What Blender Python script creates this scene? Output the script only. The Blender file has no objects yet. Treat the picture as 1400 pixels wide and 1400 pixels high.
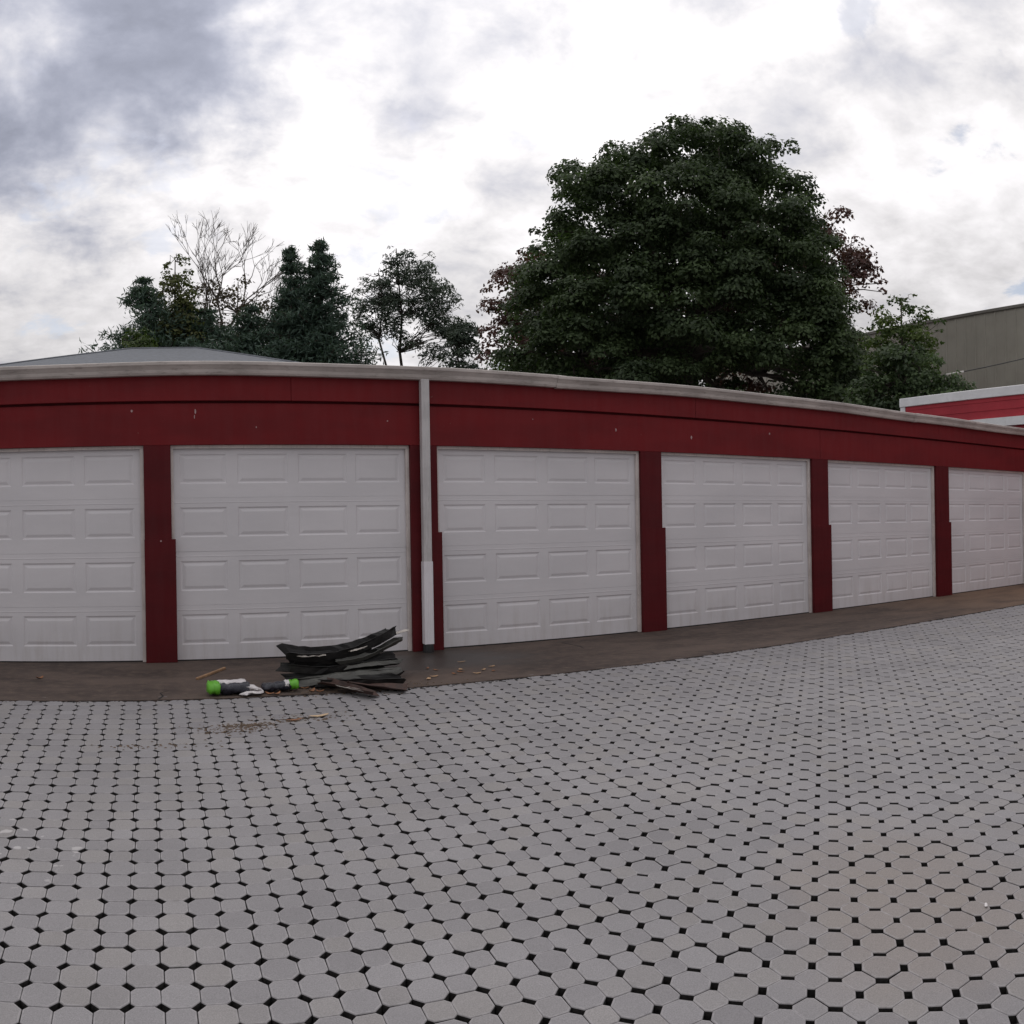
import bpy, bmesh, math, random
import numpy as np
from mathutils import Vector, Matrix

random.seed(7)
rng = np.random.default_rng(7)
scene = bpy.context.scene
COL = scene.collection

# ------------------------------------------------------------------ camera
# The photograph is one piece of a swept phone panorama: a cylindrical lens.
YAW, ROLL, F, CY, EYE = 0.4341, -0.0171, 1183.62, 716.34, 1.3006
cam = bpy.data.cameras.new("camera")
cam.type = 'PANO'
cam.panorama_type = 'CENTRAL_CYLINDRICAL'
cam.central_cylindrical_range_u_min = -700 / F
cam.central_cylindrical_range_u_max = 700 / F
cam.central_cylindrical_range_v_min = -(1400 - CY) / F
cam.central_cylindrical_range_v_max = CY / F
cam.central_cylindrical_radius = 1.0
cam.clip_start, cam.clip_end = 0.05, 3000
cam_ob = bpy.data.objects.new("camera", cam)
COL.objects.link(cam_ob)
_c, _s, _cr, _sr = math.cos(YAW), math.sin(YAW), math.cos(ROLL), math.sin(ROLL)
right = Vector((_cr * _c, -_cr * _s, _sr))
fwd = Vector((_s, _c, 0))
up = Vector((-_sr * _c, _sr * _s, _cr))
M3 = Matrix((right, up, -fwd)).transposed()
cam_ob.matrix_world = Matrix.Translation((0, 0, EYE)) @ M3.to_4x4()
scene.camera = cam_ob

# ------------------------------------------------------------------ light
SUN_AZ, SUN_EL = 0.248, math.radians(48)
SUN_DIR = Vector((math.sin(SUN_AZ) * math.cos(SUN_EL), math.cos(SUN_AZ) * math.cos(SUN_EL), math.sin(SUN_EL)))
scene.view_settings.view_transform = 'Standard'
scene.view_settings.look = 'None'
scene.view_settings.exposure = 0.0
scene.view_settings.gamma = 1.0
scene.view_settings.use_curve_mapping = False

sun = bpy.data.lights.new("sun", 'SUN')
sun.energy = 0.5
sun.angle = math.radians(25)
sun.color = (1.0, 0.96, 0.9)
sun_ob = bpy.data.objects.new("sun", sun)
sun_ob.rotation_euler = (-SUN_DIR).to_track_quat('-Z', 'Y').to_euler()
sun_ob.location = (0, 0, 30)
COL.objects.link(sun_ob)


class NT:
    """small node-tree writer"""
    def __init__(self, tree):
        self.t = tree
        tree.nodes.clear()

    def n(self, kind, ins=None, **props):
        nd = self.t.nodes.new(kind)
        for k, v in props.items():
            setattr(nd, k, v)
        for k, v in (ins or {}).items():
            sock = nd.inputs[k]
            if isinstance(v, bpy.types.NodeSocket):
                self.t.links.new(v, sock)
            else:
                sock.default_value = v
        return nd

    def math(self, op, a, b=None, c=None, clamp=False):
        nd = self.t.nodes.new('ShaderNodeMath')
        nd.operation = op
        nd.use_clamp = clamp
        for i, v in enumerate((a, b, c)):
            if v is None:
                continue
            if isinstance(v, bpy.types.NodeSocket):
                self.t.links.new(v, nd.inputs[i])
            else:
                nd.inputs[i].default_value = v
        return nd.outputs[0]

    def step(self, v, lo, hi, o0=0.0, o1=1.0):
        nd = self.n('ShaderNodeMapRange', {'Value': v, 'From Min': lo, 'From Max': hi, 'To Min': o0, 'To Max': o1},
                    interpolation_type='SMOOTHSTEP')
        return nd.outputs[0]

    def noise(self, vec, scale, detail=4, rough=0.55, dist=0.0):
        nd = self.n('ShaderNodeTexNoise', {'Vector': vec, 'Scale': scale, 'Detail': detail, 'Roughness': rough, 'Distortion': dist})
        return nd.outputs[0]

    def mix(self, fac, a, b, mode='MIX'):
        nd = self.t.nodes.new('ShaderNodeMix')
        nd.data_type = 'RGBA'
        nd.blend_type = mode
        for key, v in (('Factor', fac), ('A', a), ('B', b)):
            sock = [s for s in nd.inputs if s.name == key and (s.type == 'RGBA' if key != 'Factor' else s.type == 'VALUE')][0]
            if isinstance(v, bpy.types.NodeSocket):
                self.t.links.new(v, sock)
            else:
                sock.default_value = v if key == 'Factor' or len(v) == 4 else (*v, 1)
        return [s for s in nd.outputs if s.type == 'RGBA'][0]


def build_world():
    w = bpy.data.worlds.new("World")
    scene.world = w
    w.use_nodes = True
    t = NT(w.node_tree)
    sky = t.n('ShaderNodeTexSky', sky_type='NISHITA', sun_disc=False, sun_elevation=SUN_EL, sun_rotation=SUN_AZ,
              altitude=100, air_density=1.0, dust_density=2.0, ozone_density=1.0)
    d = t.n('ShaderNodeTexCoord').outputs['Generated']
    sep = t.n('ShaderNodeSeparateXYZ', {0: d})
    zc = t.math('ADD', t.math('MAXIMUM', sep.outputs[2], 0.0), 0.26)
    pl = t.n('ShaderNodeCombineXYZ', {0: t.math('DIVIDE', sep.outputs[0], zc), 1: t.math('DIVIDE', sep.outputs[1], zc), 2: 0.37}).outputs[0]
    big = t.noise(pl, 1.15, 7, 0.56, 0.3)
    mid = t.noise(pl, 3.6, 7, 0.56, 0.2)
    fine = t.noise(pl, 8.5, 7, 0.58, 0.25)

    def dot(v):
        nd = t.n('ShaderNodeVectorMath', {0: d, 1: v}, operation='DOT_PRODUCT')
        return t.math('MAXIMUM', nd.outputs['Value'], 0.0)
    glow = t.math('POWER', dot(SUN_DIR), 2.4)
    lum = t.math('MULTIPLY_ADD', glow, CLOUD_GLOW, CLOUD_BASE)
    # the heavy grey bank at the upper left of the view, with torn edges
    bank = t.math('ADD', dot((-0.09, 0.873, 0.479)), t.math('MULTIPLY_ADD', big, 0.10, t.math('MULTIPLY_ADD', mid, 0.06, -0.08)))
    bank = t.step(bank, 0.968, 1.012)
    veil = t.math('ADD', dot((-0.22, 0.93, 0.29)), t.math('MULTIPLY_ADD', mid, 0.10, -0.05))
    veil = t.step(veil, 0.90, 1.0)
    thick = t.math('ADD', t.math('MULTIPLY', big, 0.55), t.math('MULTIPLY', mid, 0.45))
    grey = t.step(thick, 0.44, 0.62)
    shade = t.math('MULTIPLY', t.math('MULTIPLY_ADD', grey, -0.40, 1.12), t.math('MULTIPLY', t.math('MULTIPLY_ADD', bank, -0.35, 1.0), t.math('MULTIPLY_ADD', veil, -0.20, 1.0)))
    shade = t.math('MULTIPLY', shade, t.math('MULTIPLY_ADD', fine, 0.75, 0.62))
    # the lowest air towards the horizon: greyer, flatter cloud
    low = t.step(sep.outputs[2], 0.04, 0.50, 0.66, 1.0)
    lum = t.math('MULTIPLY', t.math('MULTIPLY', lum, shade), low)
    tint = t.mix(t.step(shade, 0.38, 0.9), (0.76, 0.80, 0.98), (1.0, 0.975, 0.99))
    val = t.n('ShaderNodeCombineColor', {0: lum, 1: lum, 2: lum}).outputs[0]
    cloud = t.mix(1.0, tint, val, 'MULTIPLY')
    cloud10 = t.mix(1.0, cloud, (10, 10, 10, 1), 'MULTIPLY')
    hole = t.math('MULTIPLY', t.step(t.math('ADD', t.math('MULTIPLY', mid, 0.6), t.math('MULTIPLY', fine, 0.4)), 0.452, 0.385),
                  t.math('MULTIPLY_ADD', glow, -0.75, 1.0, clamp=True))
    hole = t.math('MULTIPLY', hole, 0.85)
    col = t.mix(hole, cloud10, sky.outputs[0])
    bg = t.n('ShaderNodeBackground', {'Color': col, 'Strength': 0.1})
    t.n('ShaderNodeOutputWorld', {'Surface': bg.outputs[0]})


CLOUD_BASE, CLOUD_GLOW = 0.68, 0.66
build_world()

# ------------------------------------------------------------------ materials
MAT = {}


def material(name, fn):
    m = bpy.data.materials.new(name)
    m.use_nodes = True
    t = NT(m.node_tree)
    bsdf = t.n('ShaderNodeBsdfPrincipled')
    pos = t.n('ShaderNodeNewGeometry').outputs['Position']
    out = fn(t, bsdf, pos)
    t.n('ShaderNodeOutputMaterial', {'Surface': out if out is not None else bsdf.outputs[0]})
    MAT[name] = m
    return m


def setp(t, bsdf, **kw):
    for k, v in kw.items():
        s = bsdf.inputs[k.replace('_', ' ')]
        if isinstance(v, bpy.types.NodeSocket):
            t.t.links.new(v, s)
        elif s.type == 'RGBA' and len(v) == 3:
            s.default_value = (*v, 1)
        else:
            s.default_value = v


def bump(t, bsdf, h, strength=0.3, dist=0.01):
    b = t.n('ShaderNodeBump', {'Height': h, 'Strength': strength, 'Distance': dist})
    t.t.links.new(b.outputs[0], bsdf.inputs['Normal'])


def stretch(t, pos, sx, sy, sz):
    return t.n('ShaderNodeVectorMath', {0: pos, 1: (sx, sy, sz)}, operation='MULTIPLY').outputs[0]


def plain(name, col, rough=0.6, var=0.25, scale=3.0, metal=0.0, bmp=0.0, bscale=60, dirt=None, dirt_amt=0.5, streak=None):
    def fn(t, b, pos):
        n1 = t.noise(pos, scale, 6, 0.6)
        k = t.step(n1, 0.3, 0.7, 1 - var, 1 + var)
        kk = t.n('ShaderNodeCombineColor', {0: k, 1: k, 2: k}).outputs[0]
        c = t.mix(1.0, col, kk, 'MULTIPLY')
        if dirt:
            n2 = t.noise(stretch(t, pos, *(streak or (1, 1, 1))), scale * 2.7, 7, 0.65, 0.4)
            c = t.mix(t.step(n2, 0.5, 0.75, 0, dirt_amt), c, dirt)
        setp(t, b, Base_Color=c, Roughness=t.step(n1, 0.3, 0.7, rough - 0.08, min(1, rough + 0.08)), Metallic=metal)
        if bmp:
            bump(t, b, t.noise(pos, bscale, 5, 0.6), bmp, 0.01)
    return material(name, fn)


def red_paint(name, col):
    def fn(t, b, pos):
        n1 = t.noise(stretch(t, pos, 0.6, 0.6, 2.0), 1.6, 5, 0.6)
        n2 = t.noise(stretch(t, pos, 5, 5, 0.7), 2.2, 6, 0.6)
        c = t.mix(t.step(n1, 0.35, 0.7), col, (col[0] * 0.78, col[1] * 0.8, col[2] * 0.82))
        c = t.mix(t.step(n2, 0.55, 0.85, 0, 0.35), c, (col[0] * 1.2, col[1] * 2.0, col[2] * 2.0))
        n3 = t.noise(pos, 26, 3, 0.5)
        c = t.mix(t.step(n3, 0.76, 0.8, 0, 0.35), c, (0.25, 0.13, 0.12))
        setp(t, b, Base_Color=c, Roughness=t.step(n2, 0.3, 0.8, 0.6, 0.8))
        b.inputs['Specular IOR Level'].default_value = 0.3
        bump(t, b, t.noise(stretch(t, pos, 2, 2, 2), 40, 4, 0.6), 0.12, 0.004)
    return material(name, fn)


def door_paint(t, b, pos):
    sep = t.n('ShaderNodeSeparateXYZ', {0: pos})
    n1 = t.noise(stretch(t, pos, 0.5, 0.5, 1.2), 1.4, 5, 0.55)
    c = t.mix(t.step(n1, 0.3, 0.7), (0.74, 0.715, 0.735), (0.66, 0.64, 0.66))
    # splash dirt along the bottom of the doors, in vertical runs
    n2 = t.noise(stretch(t, pos, 6, 6, 0.8), 2.0, 6, 0.65)
    g = t.math('MULTIPLY', t.step(n2, 0.4, 0.75), t.step(sep.outputs[2], 0.6, 0.0, 0.02, 0.35))
    c = t.mix(g, c, (0.42, 0.37, 0.33))
    n3 = t.noise(stretch(t, pos, 9, 9, 0.35), 1.6, 5, 0.6)
    c = t.mix(t.step(n3, 0.62, 0.85, 0, 0.12), c, (0.5, 0.45, 0.42))
    setp(t, b, Base_Color=c, Roughness=0.5)
    bump(t, b, t.noise(stretch(t, pos, 1.0, 1.0, 3.0), 6, 4, 0.5), 0.10, 0.01)


def paver_mat(object_tint, rim=False):
    def fn(t, b, pos):
        if object_tint:
            a = t.n('ShaderNodeAttribute', attribute_type='OBJECT', attribute_name='tint').outputs['Fac']
        else:
            a = t.n('ShaderNodeAttribute', attribute_type='GEOMETRY', attribute_name='tint').outputs['Fac']
        sep = t.n('ShaderNodeSeparateXYZ', {0: pos})
        base = t.mix(a, (0.222, 0.213, 0.221), (0.272, 0.262, 0.270))
        warm = t.math('FRACT', t.math('MULTIPLY', a, 7.31))
        base = t.mix(t.step(warm, 0.5, 1.0, 0, 0.35), base, (0.28, 0.26, 0.24))
        # weather patches over many stones
        n1 = t.noise(pos, 1.1, 6, 0.6)
        k = t.step(n1, 0.3, 0.72, 0.92, 1.07)
        base = t.mix(1.0, base, t.n('ShaderNodeCombineColor', {0: k, 1: k, 2: k}).outputs[0], 'MULTIPLY')
        # rusty brown soil washed over the stones to the right
        dx = t.math('SUBTRACT', sep.outputs[0], 2.75)
        dy = t.math('SUBTRACT', sep.outputs[1], 2.25)
        r = t.math('SQRT', t.math('ADD', t.math('POWER', dx, 2.0), t.math('POWER', dy, 2.0)))
        r = t.math('ADD', r, t.math('MULTIPLY_ADD', n1, -1.6, 0.8))
        base = t.mix(t.step(r, 0.95, 0.1, 0, 0.5), base, (0.245, 0.205, 0.175))
        # fine speckle of the concrete and pale scuffs
        n2 = t.noise(pos, 220, 3, 0.7)
        k2 = t.step(n2, 0.25, 0.75, 0.80, 1.20)
        base = t.mix(1.0, base, t.n('ShaderNodeCombineColor', {0: k2, 1: k2, 2: k2}).outputs[0], 'MULTIPLY')
        n3 = t.noise(pos, 14, 4, 0.6)
        base = t.mix(t.step(n3, 0.66, 0.8, 0, 0.4), base, (0.15, 0.14, 0.14))
        n4 = t.noise(pos, 5, 5, 0.65, 1.0)
        base = t.mix(t.step(n4, 0.74, 0.8, 0, 0.6), base, (0.5, 0.49, 0.48))
        # pale paint spatter off to the left
        qx = t.math('SUBTRACT', sep.outputs[0], -0.62)
        qy = t.math('SUBTRACT', sep.outputs[1], 4.05)
        q = t.math('SQRT', t.math('ADD', t.math('POWER', qx, 2.0), t.math('POWER', qy, 2.0)))
        n6 = t.noise(pos, 11, 2, 0.5)
        base = t.mix(t.math('MULTIPLY', t.step(q, 0.55, 0.25), t.step(n6, 0.63, 0.68, 0, 0.6)), base, (0.55, 0.53, 0.53))
        if rim:      # rubbed edge: worn paler, with the bevel's rim highlight put into the colour
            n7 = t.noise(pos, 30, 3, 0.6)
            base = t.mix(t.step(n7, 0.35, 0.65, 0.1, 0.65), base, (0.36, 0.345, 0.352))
        setp(t, b, Base_Color=base, Roughness=0.85)
        bump(t, b, t.math('ADD', t.math('MULTIPLY', n2, 0.4), n3), 0.35, 0.003)
    return material(('paver_single' if object_tint else 'paver_field') + ('_rim' if rim else ''), fn)


def apron_mat(t, b, pos):
    sep = t.n('ShaderNodeSeparateXYZ', {0: pos})
    n1 = t.noise(stretch(t, pos, 0.7, 1.6, 1), 1.3, 7, 0.62, 0.3)
    n2 = t.noise(pos, 9, 6, 0.65)
    c = t.mix(t.step(n1, 0.3, 0.7), (0.044, 0.030, 0.025), (0.112, 0.080, 0.065))
    c = t.mix(t.step(n2, 0.42, 0.72, 0, 0.6), c, (0.140, 0.100, 0.076))
    c = t.mix(t.step(t.noise(pos, 5.0, 6, 0.7, 0.8), 0.56, 0.72, 0, 0.6), c, (0.035, 0.027, 0.024))
    # wet, algae-dark patch where the downpipe empties
    dx = t.math('DIVIDE', t.math('SUBTRACT', sep.outputs[0], 2.75), 1.25)
    dy = t.math('DIVIDE', t.math('SUBTRACT', sep.outputs[1], 7.85), 0.8)
    r = t.math('SQRT', t.math('ADD', t.math('POWER', dx, 2.0), t.math('POWER', dy, 2.0)))
    r = t.math('ADD', r, t.math('MULTIPLY_ADD', n1, 1.1, -0.55))
    wet = t.step(r, 1.15, 0.35)
    c = t.mix(t.math('MULTIPLY', wet, 0.75), c, (0.035, 0.032, 0.028))
    # rust brown further along
    rx = t.step(sep.outputs[0], 7.5, 13.0)
    c = t.mix(t.math('MULTIPLY', rx, t.step(n1, 0.3, 0.6, 0.2, 0.65)), c, (0.24, 0.145, 0.085))
    n5 = t.noise(pos, 160, 3, 0.7)
    k = t.step(n5, 0.2, 0.8, 0.75, 1.25)
    c = t.mix(1.0, c, t.n('ShaderNodeCombineColor', {0: k, 1: k, 2: k}).outputs[0], 'MULTIPLY')
    setp(t, b, Base_Color=c, Roughness=t.step(wet, 0, 1, 0.85, 0.45))
    bump(t, b, t.math('ADD', n5, n2), 0.35, 0.004)


def leaf_mat(name, dark, light, trans=0.3):
    def fn(t, b, pos):
        a = t.n('ShaderNodeAttribute', attribute_type='GEOMETRY', attribute_name='tint').outputs['Fac']
        c = t.mix(a, dark, light)
        setp(t, b, Base_Color=c, Roughness=0.6)
        b.inputs['Specular IOR Level'].default_value = 0.3
        tr = t.n('ShaderNodeBsdfTranslucent', {'Color': t.mix(1.0, c, (1.0, 1.15, 0.6, 1), 'MULTIPLY')})
        return t.n('ShaderNodeMixShader', {0: trans, 1: b.outputs[0], 2: tr.outputs[0]}).outputs[0]
    return material(name, fn)


RED = (0.178, 0.009, 0.012)
red_paint('red_paint', RED)
red_paint('red_shaded', (0.098, 0.003, 0.006))  # darker copy of the red: the posts' dimmer light put into the colour
red_paint('red_siding', (0.44, 0.042, 0.058))
material('door_white', door_paint)
plain('trim_white', (0.66, 0.60, 0.57), 0.55, 0.12, 4, dirt=(0.3, 0.24, 0.2), dirt_amt=0.5, streak=(4, 4, 0.6))
plain('gutter_metal', (0.50, 0.45, 0.42), 0.45, 0.16, 2.2, dirt=(0.16, 0.13, 0.11), dirt_amt=0.6, streak=(1.2, 1, 6))
plain('pipe_old', (0.55, 0.53, 0.53), 0.5, 0.12, 3, dirt=(0.3, 0.28, 0.26), dirt_amt=0.5, streak=(3, 3, 0.4))
plain('pipe_new', (0.80, 0.77, 0.80), 0.4, 0.06, 3)
plain('black_rubber', (0.018, 0.018, 0.019), 0.6, 0.3, 20)
plain('roof_felt', (0.07, 0.068, 0.068), 0.9, 0.3, 6, bmp=0.4, bscale=40)
plain('soil', (0.012, 0.011, 0.011), 0.95, 0.5, 40, bmp=0.6, bscale=120)
plain('yard_grey', (0.22, 0.21, 0.21), 0.9, 0.25, 0.7, bmp=0.3, bscale=30)
plain('chip', (0.42, 0.28, 0.28), 0.7, 0.3, 40)
material('apron_concrete', apron_mat)


def joint_mat(t, b, pos):
    """dark soil in the open joints near the camera, pale grit swept into them further along"""
    sep = t.n('ShaderNodeSeparateXYZ', {0: pos})
    u = t.math('ADD', sep.outputs[0], t.math('MULTIPLY', t.math('SUBTRACT', sep.outputs[1], 4.0), 0.35))
    n1 = t.noise(pos, 2.2, 5, 0.6)
    u = t.math('ADD', u, t.math('MULTIPLY_ADD', n1, 3.0, -1.5))
    n2 = t.noise(pos, 60, 4, 0.7)
    dark = t.mix(t.step(n2, 0.35, 0.7), (0.010, 0.009, 0.009), (0.035, 0.031, 0.029))
    c = t.mix(t.step(u, 3.0, 7.0), dark, (0.15, 0.142, 0.14))
    setp(t, b, Base_Color=c, Roughness=0.95)
    bump(t, b, n2, 0.5, 0.006)


material('joint_soil', joint_mat)
PAVER_ONE = paver_mat(True)
PAVER_MANY = paver_mat(False)
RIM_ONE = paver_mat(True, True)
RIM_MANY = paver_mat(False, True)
plain('shingle_grey', (0.14, 0.15, 0.17), 0.9, 0.22, 9, bmp=0.5, bscale=22)
plain('house_siding', (0.55, 0.53, 0.49), 0.7, 0.1, 2)
plain('white_coping', (0.80, 0.80, 0.82), 0.45, 0.06, 2, dirt=(0.45, 0.42, 0.4), dirt_amt=0.25)
plain('beige_metal', (0.31, 0.295, 0.25), 0.5, 0.07, 0.8, dirt=(0.24, 0.22, 0.185), dirt_amt=0.35, streak=(3, 3, 0.25))
plain('beige_edge', (0.16, 0.15, 0.13), 0.5, 0.1, 1)
plain('bark', (0.06, 0.048, 0.038), 0.9, 0.35, 8, bmp=0.6, bscale=30)
plain('bark_grey', (0.12, 0.10, 0.085), 0.9, 0.3, 8, bmp=0.5, bscale=30)
plain('cable_black', (0.02, 0.02, 0.02), 0.5, 0.1, 5)
plain('cable_highlight', (0.6, 0.58, 0.55), 0.5, 0.1, 5)  # pale colour standing in for light caught on the cable
leaf_mat('maple_leaf', (0.036, 0.056, 0.028), (0.095, 0.140, 0.060))
leaf_mat('copper_leaf', (0.055, 0.026, 0.024), (0.13, 0.062, 0.055))
leaf_mat('conifer_needle', (0.045, 0.075, 0.060), (0.095, 0.145, 0.110), 0.2)
leaf_mat('pine_needle', (0.038, 0.056, 0.042), (0.085, 0.115, 0.080), 0.2)
leaf_mat('pale_leaf', (0.06, 0.075, 0.025), (0.15, 0.16, 0.06), 0.35)
leaf_mat('brown_leaf', (0.045, 0.036, 0.022), (0.11, 0.085, 0.05), 0.25)
leaf_mat('fresh_leaf', (0.035, 0.065, 0.015), (0.11, 0.15, 0.04), 0.35)
plain('scrap_dark', (0.011, 0.010, 0.010), 0.5, 0.5, 9, dirt=(0.06, 0.057, 0.048), dirt_amt=0.6, streak=(0.6, 3, 4))
plain('scrap_grey', (0.060, 0.060, 0.053), 0.5, 0.35, 9, dirt=(0.035, 0.025, 0.02), dirt_amt=0.8, streak=(0.8, 3, 4))
plain('scrap_rust', (0.055, 0.030, 0.024), 0.7, 0.45, 12, dirt=(0.15, 0.075, 0.05), dirt_amt=0.7, streak=(1, 2, 2))
plain('scrap_pale', (0.5, 0.46, 0.42), 0.5, 0.3, 20, dirt=(0.1, 0.08, 0.06), dirt_amt=0.5)
plain('green_plastic', (0.13, 0.44, 0.03), 0.35, 0.12, 14, bmp=0.3, bscale=40)
plain('dark_plastic', (0.018, 0.019, 0.028), 0.32, 0.4, 30, dirt=(0.13, 0.13, 0.17), dirt_amt=0.7, streak=(2, 4, 4), bmp=0.4, bscale=35)
plain('white_paper', (0.66, 0.63, 0.63), 0.6, 0.14, 20, bmp=0.4, bscale=35)
plain('raw_wood', (0.33, 0.20, 0.11), 0.75, 0.3, 14)
plain('pale_wood', (0.52, 0.38, 0.24), 0.75, 0.25, 14)
plain('dry_leaf_brown', (0.27, 0.12, 0.055), 0.7, 0.35, 30)
plain('dry_leaf_pale', (0.48, 0.31, 0.18), 0.7, 0.3, 30)
plain('brown_dirt', (0.12, 0.085, 0.06), 0.95, 0.4, 30, bmp=0.6, bscale=90)


# ------------------------------------------------------------------ mesh helpers
def add_obj(name, me, parent=None, mat=None, smooth=False):
    o = bpy.data.objects.new(name, me)
    COL.objects.link(o)
    if parent is not None:
        o.parent = parent
    if mat is not None and len(me.materials) == 0:
        me.materials.append(MAT[mat] if isinstance(mat, str) else mat)
    if smooth:
        me.shade_smooth()
    return o


def empty(name, loc=(0, 0, 0), label=None, cat=None, group=None):
    o = bpy.data.objects.new(name, None)
    o.location = loc
    o.empty_display_size = 0.2
    COL.objects.link(o)
    tag(o, label, cat, group)
    return o


def tag(o, label=None, cat=None, group=None, kind=None):
    for k, v in (('label', label), ('category', cat), ('group', group), ('kind', kind)):
        if v:
            o[k] = v
    return o


class MB:
    def __init__(self):
        self.v, self.f = [], []

    def add(self, verts, faces):
        b = len(self.v)
        self.v += [tuple(v) for v in verts]
        self.f += [tuple(i + b for i in f) for f in faces]
        return self

    def box(self, x0, x1, y0, y1, z0, z1):
        return self.add([(x0, y0, z0), (x1, y0, z0), (x1, y1, z0), (x0, y1, z0),
                         (x0, y0, z1), (x1, y0, z1), (x1, y1, z1), (x0, y1, z1)],
                        [(0, 3, 2, 1), (4, 5, 6, 7), (0, 1, 5, 4), (1, 2, 6, 5), (2, 3, 7, 6), (3, 0, 4, 7)])

    def tube(self, pts, rad, n=7, cap=True):
        pts = [Vector(p) for p in pts]
        rad = rad if isinstance(rad, (list, tuple)) else [rad] * len(pts)
        rings = []
        prev = None
        for i, p in enumerate(pts):
            d = (pts[min(i + 1, len(pts) - 1)] - pts[max(i - 1, 0)])
            d = d.normalized() if d.length > 1e-9 else Vector((0, 0, 1))
            if prev is None:
                a = d.orthogonal().normalized()
            else:
                a = (prev - d * prev.dot(d))
                a = a.normalized() if a.length > 1e-6 else d.orthogonal().normalized()
            prev = a
            b = d.cross(a)
            rings.append([p + (a * math.cos(2 * math.pi * k / n) + b * math.sin(2 * math.pi * k / n)) * rad[i] for k in range(n)])
        verts = [v for r in rings for v in r]
        faces = []
        for i in range(len(rings) - 1):
            for k in range(n):
                a, b2 = i * n + k, i * n + (k + 1) % n
                faces.append((a, b2, b2 + n, a + n))
        if cap:
            faces.append(tuple(range(n - 1, -1, -1)))
            faces.append(tuple((len(rings) - 1) * n + k for k in range(n)))
        return self.add(verts, faces)

    def mesh(self, name):
        me = bpy.data.meshes.new(name)
        me.from_pydata(self.v, [], self.f)
        me.update()
        return me

    def build(self, name, mat, parent=None, smooth=False, origin=None):
        """links the shapes as one mesh object; coordinates are in the parent's space"""
        if origin is not None:
            self.v = [(a - origin[0], b - origin[1], c - origin[2]) for a, b, c in self.v]
        o = add_obj(name, self.mesh(name), parent, mat, smooth)
        if origin is not None:
            o.location = origin
        return o


def bevel(o, w=0.004, seg=1):
    m = o.modifiers.new('bevel', 'BEVEL')
    m.width, m.segments, m.limit_method = w, seg, 'ANGLE'
    return o


# ------------------------------------------------------------------ ground
D = 8.477                       # front plane of the garage posts
AP = 6.64                       # front edge of the concrete apron
SLOPE = 0.0701                   # the yard falls away from the garages
PITCH = 0.118


def yard_z(y):
    return -0.006 + SLOPE * (min(y, AP) - AP)


def profile_sheet(name, prof, x0, x1, mat, nx=2):
    xs = np.linspace(x0, x1, nx)
    v = [(x, y, z) for y, z in prof for x in xs]
    f = [(j * nx + i, j * nx + i + 1, (j + 1) * nx + i + 1, (j + 1) * nx + i) for j in range(len(prof) - 1) for i in range(nx - 1)]
    return add_obj(name, MB().add(v, f).mesh(name), None, mat)


g = profile_sheet('ground', [(-900, -1.4), (-14, -1.4), (-9, yard_z(-9) - 0.10), (AP, yard_z(AP) - 0.10), (9, -0.14), (900, -0.14)], -900, 900, 'yard_grey')
tag(g, 'grey ground stretching out around the garages', 'ground', kind='structure')

def joint_fill(x, y):
    u = min(1, max(0, (x + 0.35 * (y - 4) - 3.2) / 4.0))
    return u * u * (3 - 2 * u)


gx, gy = np.arange(-5.2, 16.96, 0.115), np.append(np.arange(-1.6, AP - 0.05, 0.115), AP - 0.002)
v = [(x, y, yard_z(y) - 0.046 + 0.036 * joint_fill(x, y)) for y in gy for x in gx]
n = len(gx)
f = [(b * n + a, b * n + a + 1, (b + 1) * n + a + 1, (b + 1) * n + a) for b in range(len(gy) - 1) for a in range(n - 1)]
yard = MB().add(v, f).build('paved_yard', 'joint_soil')
tag(yard, 'yard of pale grey octagonal pavers with dark gaps', 'paving', kind='structure')

ob = MB().box(-14, 16.98, AP, D + 0.35, -0.25, 0.0).build('concrete_apron', 'apron_concrete')
tag(ob, 'stained brown concrete apron along the garage doors', 'concrete', kind='structure')


# pavers: round-looking octagons alternate with squarer ones; the slots between them turn left and right by turns
SLOT_L, SLOT_W, DEPTH = 0.0455, 0.0250, 0.045
E_OFF = (SLOT_L - SLOT_W) / (2 * math.sqrt(2))


def paver_outline(even):
    h = PITCH / 2 + (E_OFF if even else -E_OFF) - 0.0005
    c = (SLOT_L if even else SLOT_W) / math.sqrt(2)
    e = h - c
    return [(-e, -h), (e, -h), (h, -e), (h, e), (e, h), (-e, h), (-h, e), (-h, -e)]


def paver_template(even):
    o = np.array(paver_outline(even))
    r = np.hypot(o[:, 0], o[:, 1])[:, None]
    rings = [np.c_[o, np.full(8, -DEPTH)], np.c_[o, np.full(8, -0.004)],
             np.c_[o * (1 - 0.002 / r), np.full(8, -0.0012)], np.c_[o * (1 - 0.0075 / r), np.zeros(8)]]
    v = np.concatenate(rings)
    f = []
    for k in range(3):
        for i in range(8):
            a, b = k * 8 + i, k * 8 + (i + 1) % 8
            f.append((a, b, b + 8, a + 8))
    return v, f, tuple(range(24, 32))


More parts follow.
